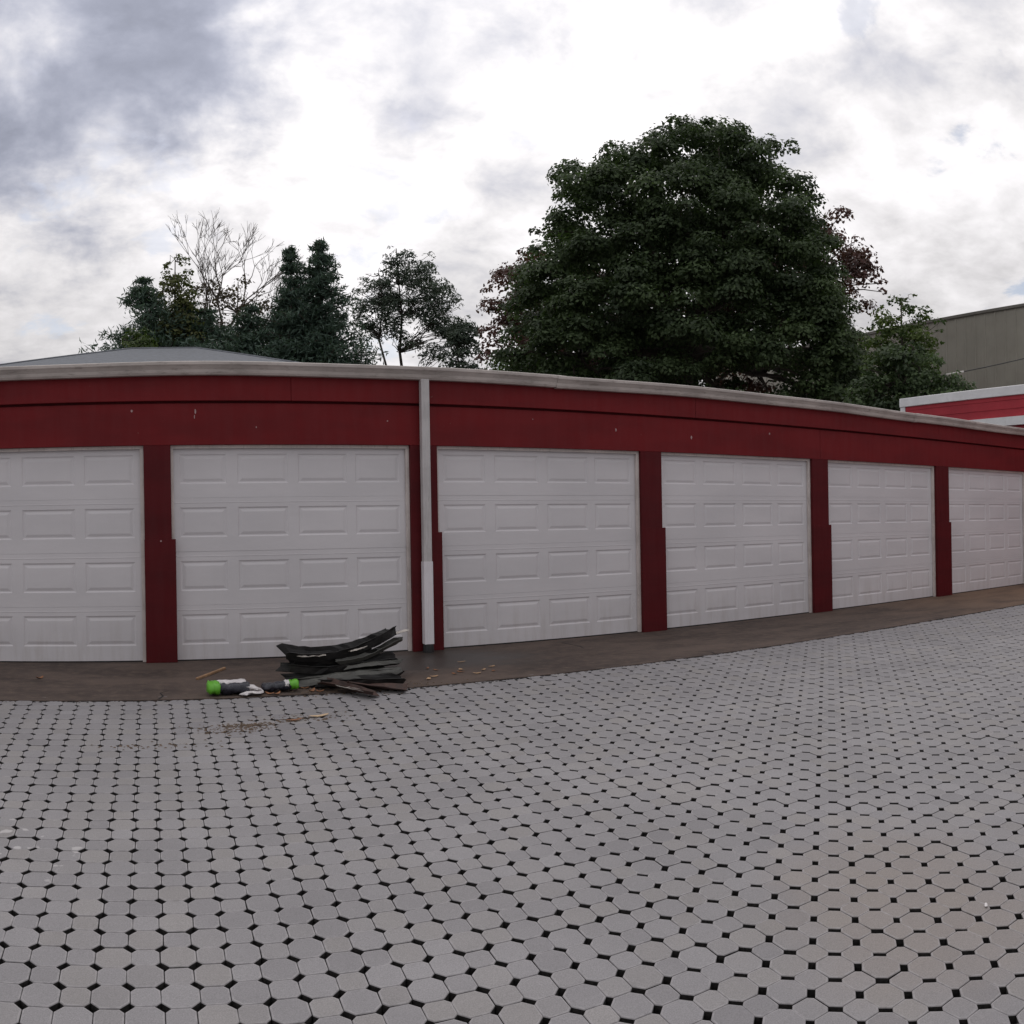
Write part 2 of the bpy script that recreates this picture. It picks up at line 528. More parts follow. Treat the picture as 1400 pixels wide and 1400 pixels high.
TPL = {True: paver_template(True), False: paver_template(False)}
rot = -0.015
ang = math.atan(SLOPE)
cells = []
for i in range(-60, 170):
    for j in range(-60, 60):
        lx, ly = (i + 0.5) * PITCH, (j + 0.5) * PITCH
        x = -0.053 + lx * math.cos(rot) - ly * math.sin(rot)
        y = 2.861 + lx * math.sin(rot) + ly * math.cos(rot)
        if -5.1 < x < 16.85 and -1.5 < y < AP + 0.07:
            dx, dy = x * _c - y * _s, x * _s + y * _c
            az = math.atan2(dx, dy)
            depth = (EYE - yard_z(y)) / math.hypot(x, y)
            vis = abs(az) < 0.585 and dy > 0 and depth < 0.585
            cells.append((x, y, (i + j) % 2 == 1, vis, math.hypot(x, y)))
cells.sort(key=lambda c: (not c[3], c[4]))
near = cells[:300]
rest = cells[300:]


def paver_matrix(x, y):
    tilt = Matrix.Rotation(ang + random.gauss(0, 0.006), 3, 'X') @ Matrix.Rotation(random.gauss(0, 0.006), 3, 'Y') @ Matrix.Rotation(rot + random.gauss(0, 0.013), 3, 'Z') @ Matrix.Diagonal((random.uniform(0.982, 1.0), random.uniform(0.982, 1.0), 1.0))
    return tilt, Vector((x + random.gauss(0, 0.0006), y + random.gauss(0, 0.0006), yard_z(y) + random.gauss(0, 0.0012)))


PM = {}
for ev in (True, False):
    v, f, top = TPL[ev]
    me = bpy.data.meshes.new('paver')
    me.from_pydata(v.tolist(), [], f + [top])
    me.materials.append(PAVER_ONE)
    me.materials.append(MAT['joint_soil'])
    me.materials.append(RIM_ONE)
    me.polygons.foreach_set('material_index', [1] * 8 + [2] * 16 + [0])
    PM[ev] = me
for (x, y, ev, vis, r) in near:
    o = bpy.data.objects.new('paver', PM[ev])
    R, p = paver_matrix(x, y)
    o.matrix_world = Matrix.Translation(p) @ R.to_4x4()
    o['tint'] = min(1, max(0, random.gauss(0.5, 0.22)))
    o.parent = yard
    COL.objects.link(o)
allv, allf, tint = [], [], []
base = 0
for (x, y, ev, vis, r) in rest:
    v, f, top = TPL[ev]
    R, p = paver_matrix(x, y)
    allv.append(v @ np.array(R).T + np.array(p))
    tt = min(1, max(0, random.gauss(0.5, 0.22)))
    for q in f + [top]:
        allf.append(tuple(a + base for a in q))
        tint.append(tt)
    base += 32
me = bpy.data.meshes.new('paver_field')
me.from_pydata(np.concatenate(allv).tolist(), [], allf)
at = me.attributes.new('tint', 'FLOAT', 'FACE')
at.data.foreach_set('value', np.array(tint, dtype=np.float32))
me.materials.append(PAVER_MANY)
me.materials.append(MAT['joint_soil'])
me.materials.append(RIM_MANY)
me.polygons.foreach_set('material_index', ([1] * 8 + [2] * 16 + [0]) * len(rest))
pf = add_obj('paver_field', me, yard)
tag(pf, kind='stuff')

# ------------------------------------------------------------------ garage row
garage = empty('garage_row', (7, D, 0), 'long red garage building with white panelled overhead doors', 'garage')
GX0, GX1 = -8.6, 17.0
POSTS = [(-5.58, -5.30), (-2.75, -2.47), (0.082, 0.348), (2.79, 3.085), (5.605, 5.900), (8.42, 8.735), (11.25, 11.595), (14.10, 14.42), (16.75, 17.0)]
HEAD, MIDZ, GUT_B, GUT_T = 2.13, 2.56, 2.795, 2.922
ORG = (7, D, 0)


def part(mb, name, mat, parent=None, smooth=False, bev=0.0):
    """a part whose coordinates were written in the world: moved into the garage's space"""
    mb.v = [(a - ORG[0], b - ORG[1], c - ORG[2]) for a, b, c in mb.v]
    o = mb.build(name, mat, parent or garage, smooth)
    if bev:
        bevel(o, bev)
    return o


# body behind the front
part(MB().box(GX0, GX1, D + 5.8, D + 6.0, -0.2, 2.86), 'wall', 'red_paint')
part(MB().box(GX0, GX0 + 0.2, D + 0.16, D + 5.8, -0.2, 2.86), 'wall', 'red_paint')
part(MB().box(GX1 - 0.2, GX1, D + 0.16, D + 5.8, -0.2, 2.86), 'wall', 'red_paint')
part(MB().box(GX0 + 0.2, GX1 - 0.2, D + 0.2, D + 0.3, 0.003, 2.5), 'wall', 'soil')
rf = MB()
rf.add([(GX0 - .1, D - .05, 2.905), (GX1, D - .05, 2.905), (GX1, D + 6.1, 3.16), (GX0 - .1, D + 6.1, 3.16),
        (GX0 - .1, D - .05, 2.88), (GX1, D - .05, 2.88), (GX1, D + 6.1, 3.13), (GX0 - .1, D + 6.1, 3.13)],
       [(0, 1, 2, 3), (7, 6, 5, 4), (0, 4, 5, 1), (1, 5, 6, 2), (2, 6, 7, 3), (3, 7, 4, 0)])
part(rf, 'roof', 'roof_felt')

# header boards, butted over every second post
joints = [GX0, -2.60, 2.93, 8.58, 14.26, GX1]
for a, b in zip(joints[:-1], joints[1:]):
    part(MB().box(a + 0.0015, b - 0.0015, D, D + 0.15, HEAD, MIDZ - 0.022), 'header_board', 'red_paint', bev=0.003)
part(MB().box(GX0, GX1, D + 0.03, D + 0.15, MIDZ - 0.022, MIDZ), 'batten', 'red_shaded')
fj = [GX0, -3.3, 1.55, 6.4, 11.3, 14.9, GX1]
for a, b in zip(fj[:-1], fj[1:]):
    part(MB().box(a + 0.0015, b - 0.0015, D - 0.03, D + 0.15, MIDZ, GUT_T - 0.025), 'fascia_board', 'red_paint', bev=0.003)

# gutter: an ogee trough swept along the eave with small sags, in four lengths
prof = [(0.0, 0.0), (-0.062, 0.0), (-0.074, 0.02), (-0.080, 0.048), (-0.100, 0.078), (-0.112, 0.092), (-0.112, 0.118), (-0.104, 0.125),
        (-0.101, 0.121), (-0.106, 0.115), (-0.106, 0.094), (-0.094, 0.080), (-0.074, 0.050), (-0.068, 0.022), (-0.058, 0.006), (-0.004, 0.006), (-0.004, 0.12), (0.0, 0.12)]


def sag(x):
    return 0.006 * math.sin(0.9 * x + 1.0) + 0.004 * math.sin(2.3 * x) - 0.006 * math.sin(0.33 * x + 2)


gj = [GX0 - .12, -1.4, 4.5, 10.6, GX1]
for gi, (a, b) in enumerate(zip(gj[:-1], gj[1:])):
    xs = np.linspace(a + 0.002, b - 0.002, 24)
    n = len(prof)
    dz = (0, 0.004, -0.002, 0.003)[gi]
    v = [(x, D - 0.031 + py, GUT_B + pz + sag(x) + dz) for x in xs for py, pz in prof]
    f = [(i * n + k, i * n + (k + 1) % n, (i + 1) * n + (k + 1) % n, (i + 1) * n + k) for i in range(len(xs) - 1) for k in range(n)]
    f += [tuple(range(n - 1, -1, -1)), tuple((len(xs) - 1) * n + k for k in range(n))]
    gt = part(MB().add(v, f), 'gutter', 'gutter_metal')
    if b < GX1:
        jv = [(x, D - 0.031 + py * 1.02 - 0.003, GUT_B + pz * 1.0 - 0.002 + sag(x)) for x in (b - 0.05, b + 0.05) for py, pz in prof[:8]]
        jm = MB().add(jv, [(k, k + 1, k + 9, k + 8) for k in range(7)])
        o = part(jm, 'gutter_joint', 'gutter_metal')
        s = o.modifiers.new('solid', 'SOLIDIFY')
        s.thickness = 0.003

# posts with steel guards on their lower half
for (l, r) in POSTS:
    p = part(MB().box(l, r, D, D + 0.16, 0.0, HEAD), 'post', 'red_shaded', bev=0.004)
    gz = 1.21 + random.uniform(-0.015, 0.02)
    rr = min(r + 0.038, GX1)
    gm = MB().box(l - 0.004, rr, D - 0.009, D - 0.001, 0.001, gz)
    if rr > r:
        gm.box(r + 0.001, rr, D - 0.001, D + 0.05, 0.001, gz)
    o = gm.build('post_guard', 'red_shaded', p)
    o.data.transform(Matrix.Translation((-ORG[0], -ORG[1], 0)))
    bevel(o, 0.002)

# overhead doors: four hinged sections of four moulded panels each
DY = D + 0.085
ROWS = [(0.160, 0.458), (0.690, 0.985), (1.222, 1.517), (1.752, 2.045)]
SEC = [0.012, 0.548, 1.080, 1.612, 2.135]


def panel_mesh(w, h):
    rings = []
    for ins, dep in ((0, 0.0), (0.013, 0.008), (0.022, 0.008), (0.046, 0.001), (0.052, 0.0005)):
        rings.append([(ins, dep, ins), (w - ins, dep, ins), (w - ins, dep, h - ins), (ins, dep, h - ins)])
    v = [p for r in rings for p in r]
    f = []
    for k in range(len(rings) - 1):
        for i in range(4):
            a, b = k * 4 + i, k * 4 + (i + 1) % 4
            f.append((a, b, b + 4, a + 4))
    f.append(tuple((len(rings) - 1) * 4 + i for i in range(4)))
    return MB().add(v, f).mesh('panel')


for di in range(len(POSTS) - 1):
    l, r = POSTS[di][1], POSTS[di + 1][0]
    W = r - l
    door = part(MB().box(l - 0.06, r + 0.06, DY + 0.03, DY + 0.05, 0.012, HEAD + 0.03), 'garage_door', 'door_white')
    # panel columns: fractions of the opening
    cols = [(0.036, 0.228), (0.272, 0.482), (0.524, 0.732), (0.768, 0.962)]
    cols = [(l + a * W, l + b * W) for a, b in cols]
    xs = [l + 0.001] + [c for ab in cols for c in ab] + [r - 0.001]
    pm = {}
    for si in range(4):
        z0, z1 = SEC[si] + 0.0008, SEC[si + 1] - 0.0008
        a, b = ROWS[si]
        zs = [z0, a, b, z1]
        v, f = [], []
        dy = random.uniform(-0.0015, 0.0015)
        for z in zs:
            for x in xs:
                v.append((x, DY + dy, z))
        nx = len(xs)
        for jz in range(3):
            for ix in range(nx - 1):
                if jz == 1 and ix % 2 == 1:
                    continue
                f.append((jz * nx + ix, jz * nx + ix + 1, (jz + 1) * nx + ix + 1, (jz + 1) * nx + ix))
        mb = MB().add(v, f)
        # rolled top and bottom edges of the section
        mb.box(l + 0.001, r - 0.001, DY + dy + 0.004, DY + 0.029, z0 - 0.001, z0 + 0.004)
        mb.add([(l + .001, DY + dy, z1), (r - .001, DY + dy, z1), (r - .001, DY + 0.02, z1 + 0.001), (l + .001, DY + 0.02, z1 + 0.001)], [(0, 1, 2, 3)])
        # two shallow ribs pressed between the panel rows
        for zz in ((b + z1) / 2,):
            mb.add([(l + .03, DY + dy - 0.0005, zz - .006), (r - .03, DY + dy - 0.0005, zz - .006), (r - .03, DY + dy - .0022, zz), (l + .03, DY + dy - .0022, zz),
                    (r - .03, DY + dy - 0.0005, zz + .006), (l + .03, DY + dy - 0.0005, zz + .006)], [(0, 1, 2, 3), (3, 2, 4, 5)])
        o = mb.build('section', 'door_white', door)
        o.data.transform(Matrix.Translation((-ORG[0], -ORG[1], 0)))
        for (ca, cb) in cols:
            key = (round(cb - ca, 4), round(b - a, 4))
            if key not in pm:
                pm[key] = panel_mesh(*key)
                pm[key].materials.append(MAT['door_white'])
            o = bpy.data.objects.new('panel', pm[key])
            o.location = (ca - ORG[0], DY + dy - ORG[1], a)
            o.parent = door
            COL.objects.link(o)
    # rubber seal under the door and wooden stops round it
    o = MB().box(l + 0.002, r - 0.002, DY + 0.003, DY + 0.03, 0.0012, 0.0118).build('seal', 'black_rubber', door)
    o.data.transform(Matrix.Translation((-ORG[0], -ORG[1], 0)))
    for bx in ((l + 0.0005, l + 0.028, D + 0.045, DY - 0.004, 0.004, HEAD - 0.032), (r - 0.036, r - 0.0005, D + 0.045, DY - 0.004, 0.004, HEAD - 0.032),
               (l + 0.0005, r - 0.0005, D + 0.045, DY - 0.004, HEAD - 0.031, HEAD - 0.0005)):
        o = MB().box(*bx).build('door_stop', 'trim_white', door)
        o.data.transform(Matrix.Translation((-ORG[0], -ORG[1], 0)))

# downpipe between two doors, its lower length newer and wider
def fluted(x0, x1, y0, y1, z0, z1):
    n = 5
    prof2 = []
    for i in range(n * 2 + 1):
        prof2.append((x0 + (x1 - x0) * i / (n * 2), y0 + (0.004 if i % 2 else 0.0)))
    prof2 += [(x1, y1), (x0, y1)]
    k = len(prof2)
    v = [(x, y, z) for z in (z0, z1) for x, y in prof2]
    f = [(i, (i + 1) % k, (i + 1) % k + k, i + k) for i in range(k)] + [tuple(range(k - 1, -1, -1)), tuple(range(k, 2 * k))]
    return MB().add(v, f)


dp = part(fluted(2.882, 2.968, D - 0.115, D - 0.045, 0.915, 2.80), 'downpipe', 'pipe_old')
for mb, nm, mt in ((fluted(2.876, 2.974, D - 0.121, D - 0.039, 0.085, 0.93), 'lower_sleeve', 'pipe_new'),
                   (MB().tube([(2.925, D - 0.08, 0.002), (2.925, D - 0.08, 0.05), (2.925, D - 0.08, 0.086)], [0.06, 0.056, 0.05], 12), 'outlet_boot', 'black_rubber')):
    o = mb.build(nm, mt, dp)
    o.data.transform(Matrix.Translation((-ORG[0], -ORG[1], 0)))

# chipped paint and splashes on the boards
for (x, z, w, h) in ((-0.027, 2.469, .030, .035), (0.597, 2.455, .022, .06), (0.588, 2.405, .010, .05), (5.266, 2.362, .022, .05), (6.348, 2.322, .030, .055), (7.635, 2.431, .035, .035),
                     (2.55, 2.375, .02, .02), (1.2, 2.30, .012, .02), (4.2, 2.44, .012, .02)):
    pts = [(x + w / 2 * math.cos(a) * random.uniform(.6, 1), D - 0.0025, z + h / 2 * math.sin(a) * random.uniform(.6, 1)) for a in np.linspace(0, 2 * math.pi, 9)[:-1]]
    part(MB().add(pts, [tuple(range(8))]), 'paint_chip', 'chip')
part(MB().add([(0.24 + .009 * math.cos(a), D - 0.0115, 1.19 + .009 * math.sin(a)) for a in np.linspace(0, 2 * math.pi, 9)[:-1]], [tuple(range(8))]), 'bolt_head', 'chip')

# ------------------------------------------------------------------ buildings behind
house = empty('house', (-0.1, 22, 0), 'house with a grey shingled hip roof behind the garages', 'house')
hx0, hx1, hy0, hy1, he = -4.5, 4.3, 17.0, 27.0, 4.45
MBh = MB().box(hx0 + .4, hx1 - .4, hy0 + .4, hy1 - .4, -0.2, he + .02)
MBh.build('wall', 'house_siding', house).data.transform(Matrix.Translation((0.1, -22, 0)))
rx0, rx1 = -0.04, 1.63
hv = [(hx0, hy0, he), (hx1, hy0, he), (hx1, hy1, he), (hx0, hy1, he), (rx0, 22, 5.92), (rx1, 22, 5.92)]
hroof = MB().add(hv, [(0, 1, 5, 4), (1, 2, 5), (2, 3, 4, 5), (3, 0, 4), (3, 2, 1, 0)]).build('roof', 'shingle_grey', house)
hroof.data.transform(Matrix.Translation((0.1, -22, 0)))
cap = MB()
for a, b in ((0, 4), (1, 5), (4, 5), (2, 5), (3, 4)):
    cap.tube([hv[a], hv[b]], 0.03, 6)
o = cap.build('ridge_cap', 'shingle_grey', hroof)
o.data.transform(Matrix.Translation((0.1, -22, 0)))

wing = empty('red_building', (22, 6, 0), 'taller red building with white roof coping beyond the garage end', 'building')


def wpart(mb, name, mat, org=(22, 6, 0), parent=None):
    mb.v = [(a - org[0], b - org[1], c - org[2]) for a, b, c in mb.v]
    return mb.build(name, mat, parent or wing)


WX = 17.10
wpart(MB().box(WX, 28, -2, 13.95, -0.9, 4.10), 'wall', 'red_siding')
wb = wpart(MB().box(WX - 0.05, 28.05, -2.05, 14.0, 4.10, 4.32), 'coping', 'white_coping')
bevel(wb, 0.01)
wpart(MB().box(WX - 0.03, WX - 0.002, 13.83, 13.98, -0.3, 4.098), 'corner_trim', 'white_coping')
wpart(MB().box(WX - 0.10, WX - 0.002, -2, 12.6, 3.40, 3.60), 'fascia_band', 'white_coping')
for zz in np.arange(2.4, 4.05, 0.2):
    if not 3.35 < zz < 3.65:
        wpart(MB().box(WX - 0.012, WX - 0.001, -2, 13.82, zz, zz + 0.188), 'siding_board', 'red_siding')

shed = empty('warehouse', (46, 22, 0), 'large olive beige metal-clad warehouse rising over the red building', 'warehouse')
SX = 36.0


def spart(mb, name, mat, parent=None):
    return wpart(mb, name, mat, (46, 22, 0), parent or shed)


spart(MB().box(SX, 64, 4, 46, -0.2, 11.42), 'wall', 'beige_metal')
spart(MB().box(SX - 0.10, 64.1, 3.9, 46.1, 11.42, 11.56), 'roof_edge', 'beige_edge')
rib = None
for y in np.arange(4.2, 45.5, 0.6):
    if rib is None:
        mb = MB()
        mb.add([(-0.01, 0.0, 0), (-0.01, 0.5, 0), (-0.05, 0.525, 0), (-0.05, 0.575, 0), (-0.01, 0.598, 0), (0, 0.598, 0), (0, 0, 0)] +
               [(-0.01, 0.0, 11.4), (-0.01, 0.5, 11.4), (-0.05, 0.525, 11.4), (-0.05, 0.575, 11.4), (-0.01, 0.598, 11.4), (0, 0.598, 11.4), (0, 0, 11.4)],
               [(k, (k + 1) % 7, (k + 1) % 7 + 7, k + 7) for k in range(7)] + [(6, 5, 4, 3, 2, 1, 0), (7, 8, 9, 10, 11, 12, 13)])
        rib = mb.mesh('siding_panel')
        rib.materials.append(MAT['beige_metal'])
    o = bpy.data.objects.new('siding_panel', rib)
    o.location = (SX - 46 - 0.001, y - 22, 0.0)
    o.parent = shed
    COL.objects.link(o)


# ------------------------------------------------------------------ trees
def leaves(name, mat, cen, nrm, size, aspect, parent, tint):
    """many small leaf faces (rhombi) as one mesh"""
    n = len(cen)
    nrm = nrm / (np.linalg.norm(nrm, axis=1)[:, None] + 1e-9)
    ref = rng.normal(size=(n, 3))
    a = np.cross(nrm, ref)
    a /= np.linalg.norm(a, axis=1)[:, None] + 1e-9
    b = np.cross(nrm, a)
    L = (size * 0.5)[:, None]
    Wd = L * aspect
    bend = nrm * L * 0.25
    v = np.stack([cen - a * L + bend, cen - b * Wd, cen + a * L + bend, cen + b * Wd], 1).reshape(-1, 3)
    me = bpy.data.meshes.new(name)
    me.vertices.add(4 * n)
    me.vertices.foreach_set('co', v.astype(np.float32).ravel())
    me.loops.add(4 * n)
    me.loops.foreach_set('vertex_index', np.arange(4 * n, dtype=np.int32))
    me.polygons.add(n)
    me.polygons.foreach_set('loop_start', np.arange(0, 4 * n, 4, dtype=np.int32))
    me.polygons.foreach_set('loop_total', np.full(n, 4, dtype=np.int32))
    me.update(calc_edges=True)
    at = me.attributes.new('tint', 'FLOAT', 'FACE')
    at.data.foreach_set('value', np.clip(tint, 0, 1).astype(np.float32))
    me.materials.append(MAT[mat])
    return add_obj(name, me, parent)


def inside(poly, s, z):
    c = False
    n = len(poly)
    for i in range(n):
        (x1, y1), (x2, y2) = poly[i], poly[(i + 1) % n]
        if (y1 > z) != (y2 > z) and s < (x2 - x1) * (z - y1) / (y2 - y1) + x1:
            c = not c
    return c


def tree_root(name, az, dist, label, group=None):
    t = empty(name, (dist * math.sin(az), dist * math.cos(az), -0.12), label, 'tree', group)
    t.rotation_euler = (0, 0, -az)          # local x runs across the view, local y away
    return t


def limb(mb, a, b, r0, r1, wob=0.15, seg=5):
    a, b = Vector(a), Vector(b)
    pts, rad = [], []
    for i in range(seg + 1):
        u = i / seg
        p = a.lerp(b, u)
        w = wob * math.sin(math.pi * u)
        p += Vector((random.gauss(0, w), random.gauss(0, w), random.gauss(0, w * 0.5) + w * 0.8))
        pts.append(p)
        rad.append(r0 + (r1 - r0) * u)
    pts[0], pts[-1] = a, b
    mb.tube(pts, rad, 6)
    return pts


def clump_leaves(centres, radii, per, flat=0.7, upbias=0.5, shell=0.55):
    cen, nrm, tin = [], [], []
    for c, r in zip(centres, radii):
        k = max(6, int(per * r * r))
        d = rng.normal(size=(k, 3))
        d /= np.linalg.norm(d, axis=1)[:, None]
        d[:, 2] = np.where(d[:, 2] < -0.3, -d[:, 2] * 0.6, d[:, 2])
        rr = r * (shell + (1 - shell) * rng.random(k))[:, None]
        p = np.array(c) + d * rr * [1, 1, flat]
        cen.append(p)
        nrm.append(d + [0, 0, upbias] + rng.normal(scale=0.45, size=(k, 3)))
        tin.append(rng.normal(0.45, 0.2, k) + rng.normal(0, 0.26))
    return np.concatenate(cen), np.concatenate(nrm), np.concatenate(tin)


def broad_tree(name, label, az, dist, poly, mat, bark, ncl, rc, per, leaf, thick=0.8, trunk=0.4, fork=0.35, group=None, aspect=0.62, lean=0.0, flat=0.7, limbs=26, gaps=(), leader=False):
    """deciduous tree: poly is the crown outline (across, height); depth is filled as a rounded body"""
    t = tree_root(name, az, dist, label, group)
    ss = [p[0] for p in poly]
    zs = [p[1] for p in poly]
    smin, smax, zmin, zmax = min(ss), max(ss), min(zs), max(zs)
    half = (smax - smin) / 2
    mid = (smax + smin) / 2
    cs, rs = [], []
    tries = 0
    while len(cs) < ncl and tries < 20000:
        tries += 1
        s, z = random.uniform(smin, smax), random.uniform(zmin, zmax)
        r = random.uniform(*rc)
        if not inside(poly, s, z) or not (inside(poly, s + r * .7, z) and inside(poly, s - r * .7, z) and inside(poly, s, z + r * flat * .75)):
            r = rc[0] * 0.55
            if not inside(poly, s, z) or not inside(poly, s, z + r * flat * .5):
                continue
            if random.random() < 0.35:
                continue
        if any((s - gx) ** 2 + (z - gz) ** 2 < gr * gr for gx, gz, gr in gaps):
            continue
        # half depth of the crown here
        e = max(0.0, 1 - ((s - mid) / (half * 1.05)) ** 2) ** 0.5 * max(0.25, 1 - ((z - zmin) / (zmax - zmin)) ** 3) ** 0.5
        y = random.choice((-1, 1)) * half * thick * e * random.random() ** 0.55
        k = 1 + min(y, 0) / dist       # the near side of the dome is lower and narrower
        cs.append((s * k, y, 1.42 + (z - 1.42) * k))
        rs.append(r)
    wood = MB()
    base = (lean, 0, 0)
    fk = (lean * 0.5 + mid * 0.3, 0, zmin + (zmax - zmin) * fork)
    if leader:
        top = max(poly, key=lambda q: q[1])
        spine = limb(wood, base, (top[0] * 0.7, 0, top[1] - 0.3), trunk, 0.015, 0.10, 9)
        for c in random.sample(cs, min(limbs, len(cs))):
            hz = c[2] - 0.15 - 0.45 * abs(c[0]) - 0.3 * abs(c[1])
            q = min(spine, key=lambda w: abs(w.z - hz))
            limb(wood, q, c, max(0.012, trunk * 0.22 * (1 - q.z / zmax)), 0.006, 0.12, 4)
    else:
        limb(wood, base, fk, trunk, trunk * 0.7, 0.08)
    order = sorted(range(len(cs)), key=lambda i: random.random())
    hubs = []
    if leader:
        order = []
    for i in order[:max(4, limbs // 4)]:
        c = Vector(cs[i])
        h = Vector(fk).lerp(c, 0.6)
        limb(wood, fk, h, trunk * 0.5, trunk * 0.2, 0.25)
        hubs.append(h)
        limb(wood, h, c, trunk * 0.2, 0.02, 0.15)
    for i in order[max(4, limbs // 4):limbs]:
        c = Vector(cs[i])
        h = min(hubs, key=lambda q: (q - c).length)
        limb(wood, h, c, trunk * 0.16, 0.015, 0.2)
    wood.build('trunk', bark, t, True)
    cen, nrm, tin = clump_leaves(cs, rs, per, flat)
    size = rng.uniform(leaf * 0.65, leaf * 1.25, len(cen))
    leaves('crown', mat, cen, nrm, size, aspect, t, tin)
    return t


def conifer(name, label, az, dist, tops, base_z, half_w, mat, bark, tiers, group=None, droop=0.15, ragged=0.35, needle=0.20, dens=2.6):
    """conifer: tiers of boughs round one or more leaders, each bough a spray of needle tufts"""
    t = tree_root(name, az, dist, label, group)
    wood = MB()
    cen, nrm, tin = [], [], []
    for (tx, tz, share) in tops:
        limb(wood, (tx * 0.3, 0, 0), (tx, 0, tz), 0.24 * share + .05, 0.02, 0.05, 7)
        for i in range(tiers):
            u = (i + random.random() * 0.7) / tiers
            z = base_z + (tz - base_z) * u
            ax = tx * 0.3 + tx * 0.7 * z / tz
            length = half_w * share * (1 - u) ** 0.8 + 0.05
            nb = 8 + int(5 * (1 - u))
            for k in range(nb):
                a = random.uniform(0, 2 * math.pi)
                ln = length * random.uniform(1 - ragged, 1 + ragged * 0.6)
                tip = Vector((ax + math.cos(a) * ln, math.sin(a) * ln, z + ln * random.uniform(-droop, 0.45 - droop)))
                root = Vector((ax, 0, z))
                limb(wood, root, tip, 0.035, 0.008, 0.05, 3)
                m = int((8 + 62 * ln) * dens)
                f = rng.random(m) ** 0.7
                p = np.array(root) + (np.array(tip) - np.array(root)) * f[:, None]
                sp = (0.07 + 0.20 * np.sin(np.pi * np.clip(f, 0.1, 0.95)))[:, None] * min(1.3, 0.24 + ln * 0.65)
                p = p + rng.normal(size=(m, 3)) * sp * [1, 1, 0.55]
                cen.append(p)
                nrm.append(rng.normal(size=(m, 3)) + [0, 0, 0.7])
                tin.append(rng.normal(0.4, 0.2, m) + f * 0.25 + random.gauss(0, 0.1))
    wood.build('trunk', bark, t, True)
    cen, nrm, tin = np.concatenate(cen), np.concatenate(nrm), np.concatenate(tin)
    leaves('crown', mat, cen, nrm, rng.uniform(needle * .6, needle * 1.3, len(cen)), 0.2, t, tin)
    return t


def px_poly(R, cx, hor, pts):
    k = R / F
    return [((x - cx) * k, 1.42 + (hor - y) * k) for x, y in pts]


def az_of(x):
    return YAW + (x - 700) / F


# the great maple
R = 34.0
P = px_poly(R, 935, 712, [(664, 560), (668, 500), (676, 430), (700, 385), (722, 320), (752, 282), (760, 235), (800, 207), (842, 190), (885, 178), (925, 155), (985, 158), (1030, 158), (1056, 180),
                          (1066, 202), (1086, 184), (1104, 205), (1102, 240), (1138, 256), (1150, 300), (1165, 350), (1176, 400), (1196, 440), (1210, 500), (1222, 570)])
broad_tree('maple_tree', 'huge dark green maple with a broad domed crown', az_of(935), R, P, 'maple_leaf', 'bark', 760, (0.55, 1.1), 430, 0.17, 0.55, 0.5, 0.2, limbs=70,
           gaps=[((x - 935) * R / F, 1.42 + (712 - y) * R / F, r * R / F) for x, y, r in ((1082, 522, 22), (1050, 512, 17), (960, 228, 11), (790, 270, 9), (1020, 265, 9), (920, 345, 10), (1030, 495, 9))])
# copper beech whose dark red foliage shows past both flanks of the maple
R = 41.0
P = px_poly(R, 940, 712, [(655, 540), (650, 470), (654, 400), (672, 345), (700, 320), (760, 330), (850, 300), (1000, 285), (1100, 290), (1165, 280), (1195, 310), (1212, 340), (1228, 375), (1218, 410), (1190, 440), (1170, 540)])
broad_tree('copper_beech', 'dark red copper beech peeping out behind the maple', az_of(940), R, P, 'copper_leaf', 'bark', 330, (0.6, 1.1), 190, 0.22, 0.35, 0.4, 0.2, limbs=200,
           gaps=[((x - 940) * R / F, 1.42 + (712 - y) * R / F, r * R / F) for x, y, r in ((1080, 515, 32), (1045, 508, 26))])
# fresh green tree in front of the warehouse, thin at the top
R = 25.0
P = px_poly(R, 1235, 707, [(1180, 580), (1182, 470), (1196, 425), (1215, 408), (1238, 396), (1262, 402), (1270, 425), (1290, 418), (1298, 445), (1288, 480), (1300, 520), (1310, 580)])
broad_tree('young_tree', 'loose fresh green tree standing before the warehouse', az_of(1235), R, P, 'fresh_leaf', 'bark', 190, (0.2, 0.42), 420, 0.125, 0.7, 0.12, 0.2, limbs=80, leader=True,
           gaps=[((x - 1235) * R / F, 1.42 + (707 - y) * R / F, r * R / F) for x, y, r in ((1245, 440, 10), (1275, 445, 8), (1222, 425, 6))])
R = 23.5
P = px_poly(R, 1275, 707, [(1150, 590), (1160, 520), (1200, 480), (1230, 462), (1258, 468), (1280, 480), (1300, 500), (1325, 515), (1340, 535), (1350, 590)])
broad_tree('dark_bush', 'dark green bush spreading above the roof by the red building', az_of(1275), R, P, 'maple_leaf', 'bark', 190, (0.28, 0.5), 420, 0.135, 0.5, 0.12, 0.1, limbs=30)

# left group
R = 26.0
conifer('spruce_tree', 'dark conifer with twin pointed tops', az_of(438), R, [(-0.80, 9.9, 0.62), (0.10, 10.05, 1.0)], 3.2, 2.0, 'conifer_needle', 'bark', 36, ragged=0.5, droop=-0.12, dens=1.5)
conifer('spreading_pine', 'blue green pine with long arms reaching out sideways', az_of(238), 25.0, [(-0.75, 8.75, 1.0), (0.5, 8.0, 1.0)], 4.2, 2.0, 'conifer_needle', 'bark', 17, ragged=0.6, droop=-0.15, dens=1.7)
conifer('low_conifer', 'broad low conifer filling the space below the bare tree', az_of(345), 25.5, [(-1.3, 8.0, 1.0), (0.0, 8.1, 1.1), (1.3, 8.5, 1.0)], 3.4, 2.2, 'conifer_needle', 'bark', 16, ragged=0.35, dens=1.6)
P = px_poly(27.5, 310, 723, [(262, 470), (264, 400), (285, 374), (310, 385), (340, 372), (356, 396), (395, 398), (408, 470)])
